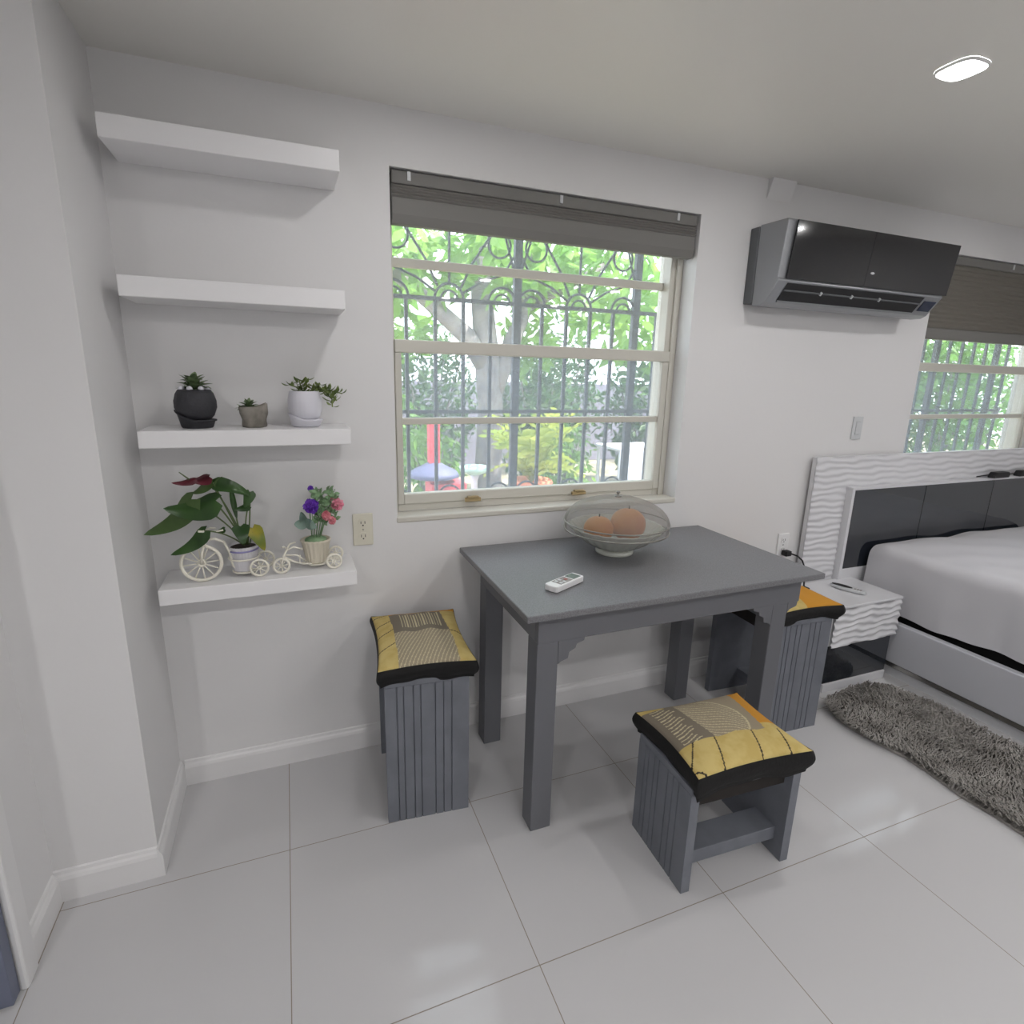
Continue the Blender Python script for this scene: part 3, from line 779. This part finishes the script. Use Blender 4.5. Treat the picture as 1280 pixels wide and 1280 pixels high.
# ------------------------------------------------------------------ tricycle planters on the lowest shelf
Z4 = .8382
def wheel(b, c, r, rt, spokes=12):
    b.ring(c, r-rt, rt, 'y', 40, 8); b.ring(c, r*.16, rt*.7, 'y', 16, 6)
    for k in range(spokes):
        a = 2*PI*k/spokes+.1; b.tube([c, (c[0]+(r-rt)*math.cos(a), c[1], c[2]+(r-rt)*math.sin(a))], rt*.42, 5)
t = thing('tricycle_planter', 'larger white wire tricycle planter with a big front wheel, on the left', 'planter', (-.245, -.13, Z4))
def L(x, y, z): return (x+.245, y+.13, z-Z4)
b = MB(); wheel(b, L(-.306, -.15, Z4+.063), .063, .0055, 12); b.build('front_wheel', M['wire'], t, smooth=True)
for yy in (-.155, -.065):
    b = MB(); wheel(b, L(-.138 if yy < -.1 else -.122, yy, Z4+.031), .031, .004, 8); b.build('rear_wheel', M['wire'], t, smooth=True)
b = MB()
b.tube([L(-.306, -.162, Z4+.063), L(-.3, -.162, Z4+.1), L(-.288, -.15, Z4+.142), L(-.282, -.15, Z4+.172)], .0042, 8)
b.tube([L(-.306, -.138, Z4+.063), L(-.3, -.138, Z4+.1), L(-.288, -.15, Z4+.142)], .0042, 8)
b.tube([L(-.29, -.15, Z4+.14), L(-.262, -.148, Z4+.14), L(-.238, -.14, Z4+.125), L(-.225, -.135, Z4+.09), L(-.218, -.13, Z4+.04), L(-.2, -.13, Z4+.018), L(-.15, -.12, Z4+.014)], .0045, 8)
b.ring(L(-.185, -.11, Z4+.014), .036, .0035, 'z', 28); b.ring(L(-.185, -.11, Z4+.06), .046, .003, 'z', 28)
b.tube([L(-.138, -.155, Z4+.031), L(-.122, -.065, Z4+.031)], .003, 6)
b.build('frame', M['wire'], t, smooth=True)
b = MB(); b.tube([L(-.3, -.185, Z4+.178), L(-.29, -.17, Z4+.172), L(-.282, -.15, Z4+.172), L(-.275, -.13, Z4+.172), L(-.262, -.112, Z4+.165)], .0035, 8)
b.tube([L(-.282, -.15, Z4+.168), L(-.258, -.15, Z4+.164), L(-.235, -.148, Z4+.167)], .003, 6)
b.build('handlebar', M['wire'], t, smooth=True)
b = MB(); b.lathe([(0, .016), (.033, .016), (.035, .02), (.044, .09), (.046, .094), (.048, .1), (.044, .102), (.041, .095), (0, .088)], L(-.185, -.11, Z4), 84, .025, 28); b.build('pot', M['basket'], t, smooth=True)
b = MB(); b.ring(L(-.185, -.11, Z4+.088), .0455, .0028, 'z', 36); lab(b.build('pot_band', M['purpleband'], t, smooth=True), 'thin purple band under the pot rim')
b = MB(); b.lathe([(0, 0), (.04, 0), (.04, .002), (0, .004)], L(-.185, -.11, Z4+.0935), 24); b.build('soil', M['soil'], t)

t = thing('anthurium', 'anthurium with burgundy bloom growing in the larger tricycle planter', 'plant', (-.172, -.11, Z4+.0965))
def A(x, y, z): return (x+.172, y+.11, z-Z4-.0965)
def lf(p0, p1, w, side, m, bow=.12, fold=.12, heart=True):
    b = MB(); b.leaf(A(*p0), A(*p1), w, side, bow, fold, heart, 12); b.build('leaf', m, t, smooth=True)
lf((-.315, -.15, 1.112), (-.452, -.16, 1.01), .042, (.5, .3, .75), M['anthl'], .22)
lf((-.245, -.17, 1.108), (-.39, -.17, 1.092), .05, (.05, .75, .65), M['anth'], .16, .2)
lf((-.25, -.12, 1.15), (-.145, -.12, 1.105), .024, (.3, .5, .75), M['anth'], .2, .25)
lf((-.15, -.12, 1.12), (-.17, -.13, 1.07), .02, (.8, .4, .3), M['anth'], .1)
lf((-.155, -.13, 1.075), (-.2, -.14, 1.068), .014, (0, .6, .7), M['anth'], .1)
lf((-.285, -.17, 1.012), (-.384, -.18, .945), .027, (.5, .35, .75), M['anth'], .2)
lf((-.185, -.135, 1.01), (-.178, -.165, .957), .026, (1, .1, .1), M['anth'], .12)
lf((-.15, -.13, 1.0), (-.118, -.15, .925), .024, (.8, .3, .4), M['anthy'], .15)
lf((-.232, -.14, 1.006), (-.256, -.14, 1.0), .012, (0, .7, .6), M['anth'], .1)
lf((-.195, -.12, 1.03), (-.205, -.12, 1.145), .009, (1, .2, 0), M['anth'], .05, .3, False)
lf((-.265, -.12, 1.165), (-.315, -.13, 1.125), .026, (.3, .6, .7), M['anthl'], .15)
lf((-.243, -.12, 1.145), (-.225, -.125, 1.175), .013, (.6, .5, -.4), M['anthl'], .1)
for pts in ([(-.18, -.11, .94), (-.205, -.115, 1.02), (-.25, -.13, 1.15)], [(-.18, -.11, .94), (-.21, -.12, 1.03), (-.255, -.15, 1.105)], [(-.18, -.11, .94), (-.22, -.12, 1.03), (-.32, -.14, 1.105)],
            [(-.17, -.11, .94), (-.155, -.11, 1.03), (-.15, -.12, 1.12)], [(-.175, -.11, .94), (-.175, -.11, 1.03), (-.155, -.125, 1.08)], [(-.18, -.11, .94), (-.2, -.11, 1.04), (-.27, -.12, 1.17)],
            [(-.18, -.12, .94), (-.23, -.14, 1.0), (-.29, -.165, 1.012)], [(-.17, -.11, .94), (-.17, -.13, .98), (-.17, -.132, 1.01)], [(-.165, -.11, .94), (-.155, -.13, .975), (-.15, -.14, .99)], [(-.18, -.11, .94), (-.195, -.115, 1.0), (-.196, -.12, 1.035)]):
    p, q, r = [Vector(A(*k)) for k in pts]
    pl = [p*(1-s)**2+q*2*s*(1-s)+r*s*s for s in [i/8 for i in range(9)]]
    b = MB(); b.tube(pl, .0026, 6); b.build('stem', M['stem'], t, smooth=True)
b = MB(); b.leaf(A(-.262, -.13, 1.178), A(-.315, -.15, 1.172), .024, (.1, .8, .5), .12, .25, True, 12); b.leaf(A(-.3, -.15, 1.175), A(-.362, -.16, 1.168), .014, (.1, .7, .6), .1, .35, True, 12)
b.build('spathe', M['spathe'], t, smooth=True)
b = MB(); b.tube([A(-.315, -.15, 1.175), A(-.338, -.16, 1.2)], [.003, .0015], 6); b.build('spadix', M['stem'], t, smooth=True)

t = thing('tricycle_planter', 'smaller cream wire tricycle planter with a round basket, on the right', 'planter', (.02, -.13, Z4))
def L(x, y, z): return (x-.02, y+.13, z-Z4)
b = MB(); wheel(b, L(-.07, -.15, Z4+.029), .029, .0045, 8); b.build('front_wheel', M['wire'], t, smooth=True)
for yy in (-.15, -.06):
    b = MB(); wheel(b, L(.1 if yy < -.1 else .112, yy, Z4+.028), .028, .0042, 8); b.build('rear_wheel', M['wire'], t, smooth=True)
b = MB()
b.tube([L(-.07, -.16, Z4+.029), L(-.062, -.15, Z4+.06), L(-.05, -.15, Z4+.085)], .0035, 8)
b.tube([L(-.06, -.15, Z4+.058), L(-.03, -.14, Z4+.036), L(.0, -.13, Z4+.022), L(.04, -.12, Z4+.016), L(.09, -.12, Z4+.022)], .0035, 8)
b.tube([L(-.052, -.15, Z4+.08), L(-.03, -.14, Z4+.088), L(.0, -.14, Z4+.078)], .0032, 8)
b.tube([L(-.056, -.15, Z4+.064), L(-.02, -.145, Z4+.06), L(.012, -.14, Z4+.03), L(-.012, -.14, Z4+.03), L(-.01, -.142, Z4+.058)], .003, 8)
b.ring(L(.045, -.1, Z4+.014), .034, .003, 'z', 26)
b.tube([L(.1, -.15, Z4+.028), L(.112, -.06, Z4+.028)], .003, 6)
b.build('frame', M['wire'], t, smooth=True)
b = MB(); b.tube([L(-.062, -.18, Z4+.102), L(-.058, -.165, Z4+.098), L(-.05, -.15, Z4+.086), L(-.04, -.135, Z4+.098), L(-.022, -.12, Z4+.098)], .0032, 8); b.build('handlebar', M['wire'], t, smooth=True)
b = MB(); b.lathe([(0, .016), (.031, .016), (.034, .022), (.046, .09), (.049, .094), (.05, .099), (.045, .101), (.042, .094), (0, .085)], L(.045, -.1, Z4), 72, .04, 18); b.build('basket', M['basketc'], t, smooth=True)
t = thing('flower_bouquet', 'artificial bouquet of purple and pink blooms in the smaller tricycle planter', 'flowers', (.045, -.1, Z4+.0875))
def A(x, y, z): return (x-.045, y+.1, z-Z4-.0875)
def bloom(c, r, m, seed, name='bloom'):
    rr = random.Random(seed); b = MB(); c = Vector(A(*c)); b.ball(c, r*.6, 10, 8)
    for i in range(70):
        z = 1-2*(i+.5)/70; a = i*2.4; d = Vector((math.sqrt(1-z*z)*math.cos(a), math.sqrt(1-z*z)*math.sin(a), z))
        s = d.cross((rr.uniform(-1, 1), rr.uniform(-1, 1), rr.uniform(-1, 1))).normalized()
        b.leaf(c+d*r*.45, c+(d+s.cross(d)*.25)*r*rr.uniform(.9, 1.08), r*.3, s, .1, .3, n=4)
    b.build(name, m, t, smooth=True)
lab_b = [((.036, -.13, 1.062), .026, M['purple']), ((.038, -.1, 1.118), .01, M['purple']), ((.122, -.12, 1.06), .022, M['pink']), ((.105, -.1, 1.085), .014, M['pink2']), ((.082, -.14, 1.028), .017, M['pink2']), ((.1, -.15, 1.012), .014, M['pink2'])]
for i, (c, r, m) in enumerate(lab_b): bloom(c, r, m, i)
b = MB()
for p0, p1, w in (((.03, -.13, 1.0), (-.022, -.15, 1.008), .017), ((.03, -.11, .99), (.0, -.14, 1.045), .02), ((.05, -.13, .985), (.015, -.16, 1.022), .018), ((.05, -.14, .99), (.03, -.17, 1.02), .014)):
    b.leaf(A(*p0), A(*p1), w, (.2, .5, .8), .1, .15)
b.build('foliage', M['silkg'], t, smooth=True)
b = MB(); rg = random.Random(6)
for i in range(190):
    c = Vector(A(.078+rg.uniform(-.03, .04), -.1+rg.uniform(-.03, .02), 1.05+rg.uniform(-.05, .055))); d = Vector((rg.uniform(-1, 1), rg.uniform(-1, .3), rg.uniform(-.4, 1))).normalized()
    b.leaf(c, c+d*.022, .007, d.orthogonal(), .1, .2, n=4)
for i in range(16):
    a = i*.39; b.tube([A(.045+.012*math.cos(a), -.1+.012*math.sin(a), Z4+.09), A(.06+.03*math.cos(a), -.105+.025*math.sin(a), 1.03)], .0012, 5)
b.build('greenery', M['silk'], t, smooth=True)
b = MB(); b.lathe([(0, 0), (.037, 0), (.036, .012), (.02, .02), (0, .022)], A(.045, -.1, Z4+.0882), 20); b.build('moss', M['silk'], t, smooth=True)

# ------------------------------------------------------------------ garden outside
def grille(W, label):
    x0 = W[0]; t = thing('window_grille', label, 'window grille', (x0, .3, .94))
    X = W[1]-W[0]; x = -.02; k = 0
    posts = [.595-.61, .595, .595+.61]; zt = 1.35
    for p in posts: MB().box(p-.017, p+.017, -.012, .012, 0, zt).build('post', M['iron'], t)
    xs = [p+.122*i for p in posts[:2] for i in range(1, 5)]+[posts[2]+.122]
    for p in xs: MB().box(p-.007, p+.007, -.007, .007, .02, .87).build('bar', M['iron'], t)
    for z in (.02, .408, .87): MB().box(posts[0], posts[2]+.14, -.008, .008, z-.008, z+.008).build('rail', M['iron'], t)
    b = MB()
    for base in posts[:2]:
        for c in (base+.305-.0, base+.07, base+.54):
            b.ring((c, 0, .87), .063, .006, 'y', 18, 6, 0, PI); b.ring((c, 0, .87), .036, .005, 'y', 14, 6, 0, PI)
            b.ring((c, 0, .03), .05, .005, 'y', 16, 6, 0, PI)
        c = base+.305; b.tube([(c, 0, .933), (c, 0, zt)], .006, 6)
        for sg in (-1, 1):
            b.tube([(c+sg*.06, 0, .9), (c+sg*.14, 0, .95), (c+sg*.24, 0, .985), (c+sg*.285, 0, 1.06)], .0055, 6)
            b.tube([(c+sg*.05, 0, .92), (c+sg*.1, 0, 1.02), (c+sg*.17, 0, 1.12), (c+sg*.19, 0, 1.25)], .0055, 6)
            b.ring((c+sg*.22, 0, 1.1), .05, .005, 'y', 18, 6); b.tube([(c+sg*.29, 0, 1.0), (c+sg*.25, 0, 1.12), (c+sg*.2, 0, 1.3)], .005, 6)
    b.build('scrollwork', M['iron'], t, smooth=True)
grille(W1, 'wrought iron scroll grille outside the window above the table')
grille(W2, 'wrought iron scroll grille outside the window behind the bed')

tag(MB().box(-8, 22, .25, 22, -.35, -.25).build('garden_ground', M['ground']), 'sunlit bare ground of the garden outside', 'ground')['kind'] = 'structure'
def leaves(b, c, r, n, size, rnd, hollow=.5):
    for _ in range(n):
        d = Vector((rnd.gauss(0, 1), rnd.gauss(0, 1), rnd.gauss(0, 1))).normalized(); k = hollow+(1-hollow)*rnd.random()**.6
        p = Vector((c[0]+d.x*r[0]*k, c[1]+d.y*r[1]*k, c[2]+d.z*r[2]*k))
        a = Vector((rnd.gauss(0, 1), rnd.gauss(0, 1), rnd.gauss(-.5, .7))).normalized(); s = a.orthogonal().normalized()
        s = (Matrix.Rotation(rnd.uniform(0, 6.28), 3, a) @ s); l = size*rnd.uniform(.6, 1.3); w = l*.2
        i0 = len(b.v); b.v += [p, p+a*l*.45+s*w, p+a*l, p+a*l*.45-s*w]; b.face(i0, i0+1, i0+2, i0+3)
rt = random.Random(21)
t = thing('mango_tree', 'large leaning tree with grey trunk outside the window above the table', 'tree', (2.15, 4, -.25))
b = MB(); b.tube([(0, 0, 0), (-.02, 0, .6), (0, 0, 1.4), (-.06, 0, 2.0), (-.12, 0, 2.55), (-.16, .1, 3.6)], [.19, .16, .145, .14, .12, .07], 12)
b.tube([(0, 0, 1.75), (-.3, -.05, 2.15), (-.7, -.1, 2.45), (-1.3, -.2, 2.85)], [.12, .1, .08, .05], 10)
b.tube([(0, 0, 1.5), (.2, 0, 2.0), (.42, .05, 2.5), (.6, .1, 3.3)], [.12, .1, .08, .05], 10)
b.tube([(.42, .05, 2.5), (.9, 0, 2.75), (1.5, -.1, 3.1)], [.06, .05, .03], 8); b.build('trunk', M['bark'], t, smooth=True)
b = MB()
for c, r, n in (((-1.2, 0, 2.9), (.9, .8, .55), 420), ((.1, -.2, 3.0), (.9, .8, .5), 420), ((1.3, 0, 2.9), (.9, .9, .7), 480), ((-.9, .6, 2.2), (.5, .5, .35), 120), ((.55, .3, 2.2), (.35, .4, .5), 120), ((2.3, .3, 2.5), (.7, .7, .7), 300)):
    leaves(b, c, r, n, .26, rt, .25)
b.build('foliage', M['fol1'], t)
def shrub(name, label, loc, r, n, size, m, stem=True, group=None):
    t = thing(name, label, 'shrub' if 'shrub' in name or 'fern' in name else 'tree', loc, group)
    b = MB()
    for k in range(5):
        a = k*1.26; b.tube([(0, 0, 0), (r[0]*.3*math.cos(a), r[1]*.3*math.sin(a), r[2]*.8), (r[0]*.6*math.cos(a), r[1]*.6*math.sin(a), r[2]*1.5)], [.035, .025, .01], 6)
    b.build('stems', M['bark'], t, smooth=True)
    b = MB(); leaves(b, (0, 0, r[2]*1.05), r, n, size, rt, .35); b.build('foliage', m, t)
for i, (x, y, r, n, s, mi, lb) in enumerate((
    (.9, 5.2, (.8, .6, .9), 1100, .16, 0, 'green shrub at the far left outside the window above the table'),
    (2.2, 7.2, (.9, .5, 1.3), 1500, .17, 2, 'dark green shrub behind the leaning tree trunk'),
    (3.5, 5.7, (.7, .5, 1.1), 1400, .16, 2, 'dark shrub to the right of the leaning tree trunk'),
    (4.75, 7.3, (.8, .5, 1.35), 1400, .16, 2, 'dark shrub behind the white garden table'),
    (5.55, 5.9, (.8, .5, 1.15), 1300, .17, 2, 'dark shrub at the far right outside the window above the table'),
    (1.45, 4.0, (.45, .35, .62), 700, .13, 1, 'bright shrub behind the birdbath'),
    (3.3, 4.5, (.5, .4, .6), 700, .13, 1, 'bright shrub to the right of the trunk, behind the yellow fern'))):
    shrub('garden_shrub', lb, (x, y, -.25), r, n, s, M['fol%d' % mi])
for i, (x, y, r, n, s, mi, lb) in enumerate((
    (7.6, 4.6, (.9, .8, 1.5), 2400, .24, 2, 'dark tree at the left outside the window behind the bed'),
    (9.6, 5.2, (1.1, .8, 1.6), 2600, .26, 2, 'dense dark tree in the middle outside the window behind the bed'),
    (11.9, 5.0, (1.1, .8, 1.5), 2000, .22, 0, 'green tree at the right outside the window behind the bed'),
    (10.6, 7.4, (2.6, .9, 2.1), 3600, .34, 2, 'tall dark tree furthest outside the window behind the bed'),
    (14.2, 5.6, (1.2, .8, 1.6), 900, .18, 0, 'green tree at the far right outside the window behind the bed'))):
    shrub('garden_tree', lb, (x, y, -.25), r, n, s, M['fol%d' % mi])
# yellow-green fern
t = thing('garden_fern', 'yellow-green arching fern in the middle of the garden view', 'shrub', (2.2, 2.9, -.25))
b = MB()
for k in range(34):
    a = k*2.4; l = rt.uniform(.5, .95); up = rt.uniform(.5, 1.1); d = Vector((math.cos(a), math.sin(a), 0)); pp = [d*l*s*.55+Vector((0, 0, .72+up*1.1*s-.5*s*s)) for s in [i/8 for i in range(9)]]
    b.tube(pp, .006, 5)
    for j in range(1, 9):
        for sg in (-1, 1):
            sd = Vector((-d.y, d.x, .1))*sg; b.leaf(pp[j], pp[j]+sd*.13+(pp[j]-pp[j-1])*.6, .018, (0, 0, 1), .1, .1, n=3)
b.build('fronds', M['fol3'], t)
b = MB(); b.lathe([(0, 0), (.14, 0), (.2, .7), (.22, .72), (.2, .75), (0, .72)], seg=24); b.build('pot', M['terracotta'], t, smooth=True)
t = thing('garden_lantern_post', 'red post with slate blue cap below it at the left of the garden', 'post', (1.11, 2.5, -.25))
MB().box(-.045, .045, -.045, .045, 0, 1.36).build('post', M['red'], t, bevel=.005)
b = MB(); b.lathe([(.05, 1.02), (.2, .94), (.22, .9), (.19, .89), (.05, .93)], seg=24); b.build('collar', M['slateroof'], t, smooth=True)
MB().box(-.05, .26, -.12, .12, 0, .85).build('base_box', M['red'], t, bevel=.01)
t = thing('birdbath', 'pale teal birdbath on a white stem in the garden', 'birdbath', (1.64, 3.0, -.25))
b = MB(); b.lathe([(0, 0), (.12, 0), (.1, .05), (.035, .1), (.03, .75), (.05, .8), (0, .8)], seg=24); b.build('stem', M['canvas'], t, smooth=True)
b = MB(); b.lathe([(0, .8), (.05, .8), (.14, .84), (.155, .88), (.145, .88), (.1, .85), (0, .84)], seg=28); b.build('basin', M['teal'], t, smooth=True)
t = thing('garden_table', 'white cloth covered garden table at the right of the garden view', 'table', (4.75, 5.0, -.25))
MB().box(-.4, .45, -.35, .35, .72, .76).build('tabletop', M['canvas'], t, bevel=.01)
b = MB(); b.grid(24, 6, lambda u, v: (-.41+.87*u, -.37-.02*math.sin(u*25)*v, .765-.5*v)); b.build('cloth', M['canvas'], t, smooth=True)
for x in (-.36, .41):
    for y in (-.3, .3): MB().box(x-.02, x+.02, y-.02, y+.02, 0, .72).build('leg', M['canvas'], t)
o = MB().box(-3, 9, 8.3, 8.5, -.25, 1.35).build('garden_wall', M['gwall'], bevel=.01); tag(o, 'lilac grey boundary wall at the back of the garden', 'wall')

# ------------------------------------------------------------------ daylight
wd = bpy.data.worlds.new('world'); S.world = wd; wd.use_nodes = True
bg = wd.node_tree.nodes['Background']; bg.inputs[0].default_value = (.82, .92, 1, 1); bg.inputs[1].default_value = 5.2
sl = bpy.data.lights.new('sun', 'SUN'); sl.energy = 17; sl.angle = .01; sl.color = (1, .95, .86)
so = bpy.data.objects.new('sun', sl); COL.objects.link(so); so.rotation_euler = Vector((.62, -.18, .95)).to_track_quat('Z', 'Y').to_euler()

# ------------------------------------------------------------------ camera
R_ = Vector((0, 0, 0))
yaw, pitch, roll = .3777, -.2347, .0236
cy, sy, cp, sp_, cr, sr = math.cos(yaw), math.sin(yaw), math.cos(pitch), math.sin(pitch), math.cos(roll), math.sin(roll)
fw = Vector((sy*cp, cy*cp, sp_)); rt_ = Vector((cy, -sy, 0)); up_ = rt_.cross(fw)
r2 = cr*rt_+sr*up_; u2 = -sr*rt_+cr*up_
cam = bpy.data.cameras.new('camera'); co = bpy.data.objects.new('camera', cam); COL.objects.link(co)
mw = Matrix((r2, u2, -fw)).transposed().to_4x4(); mw.translation = (-.017, -2.0752, 1.5144); co.matrix_world = mw
cam.sensor_width = 36; cam.lens = 36*692.877/1280; cam.shift_x = 5.0959/1280; cam.shift_y = -6.9458/1280
cam.clip_start = .02
S.camera = co
S.view_settings.view_transform = 'Standard'; S.view_settings.look = 'None'; S.view_settings.gamma = 1
S.view_settings.use_curve_mapping = False; S.view_settings.exposure = -.13
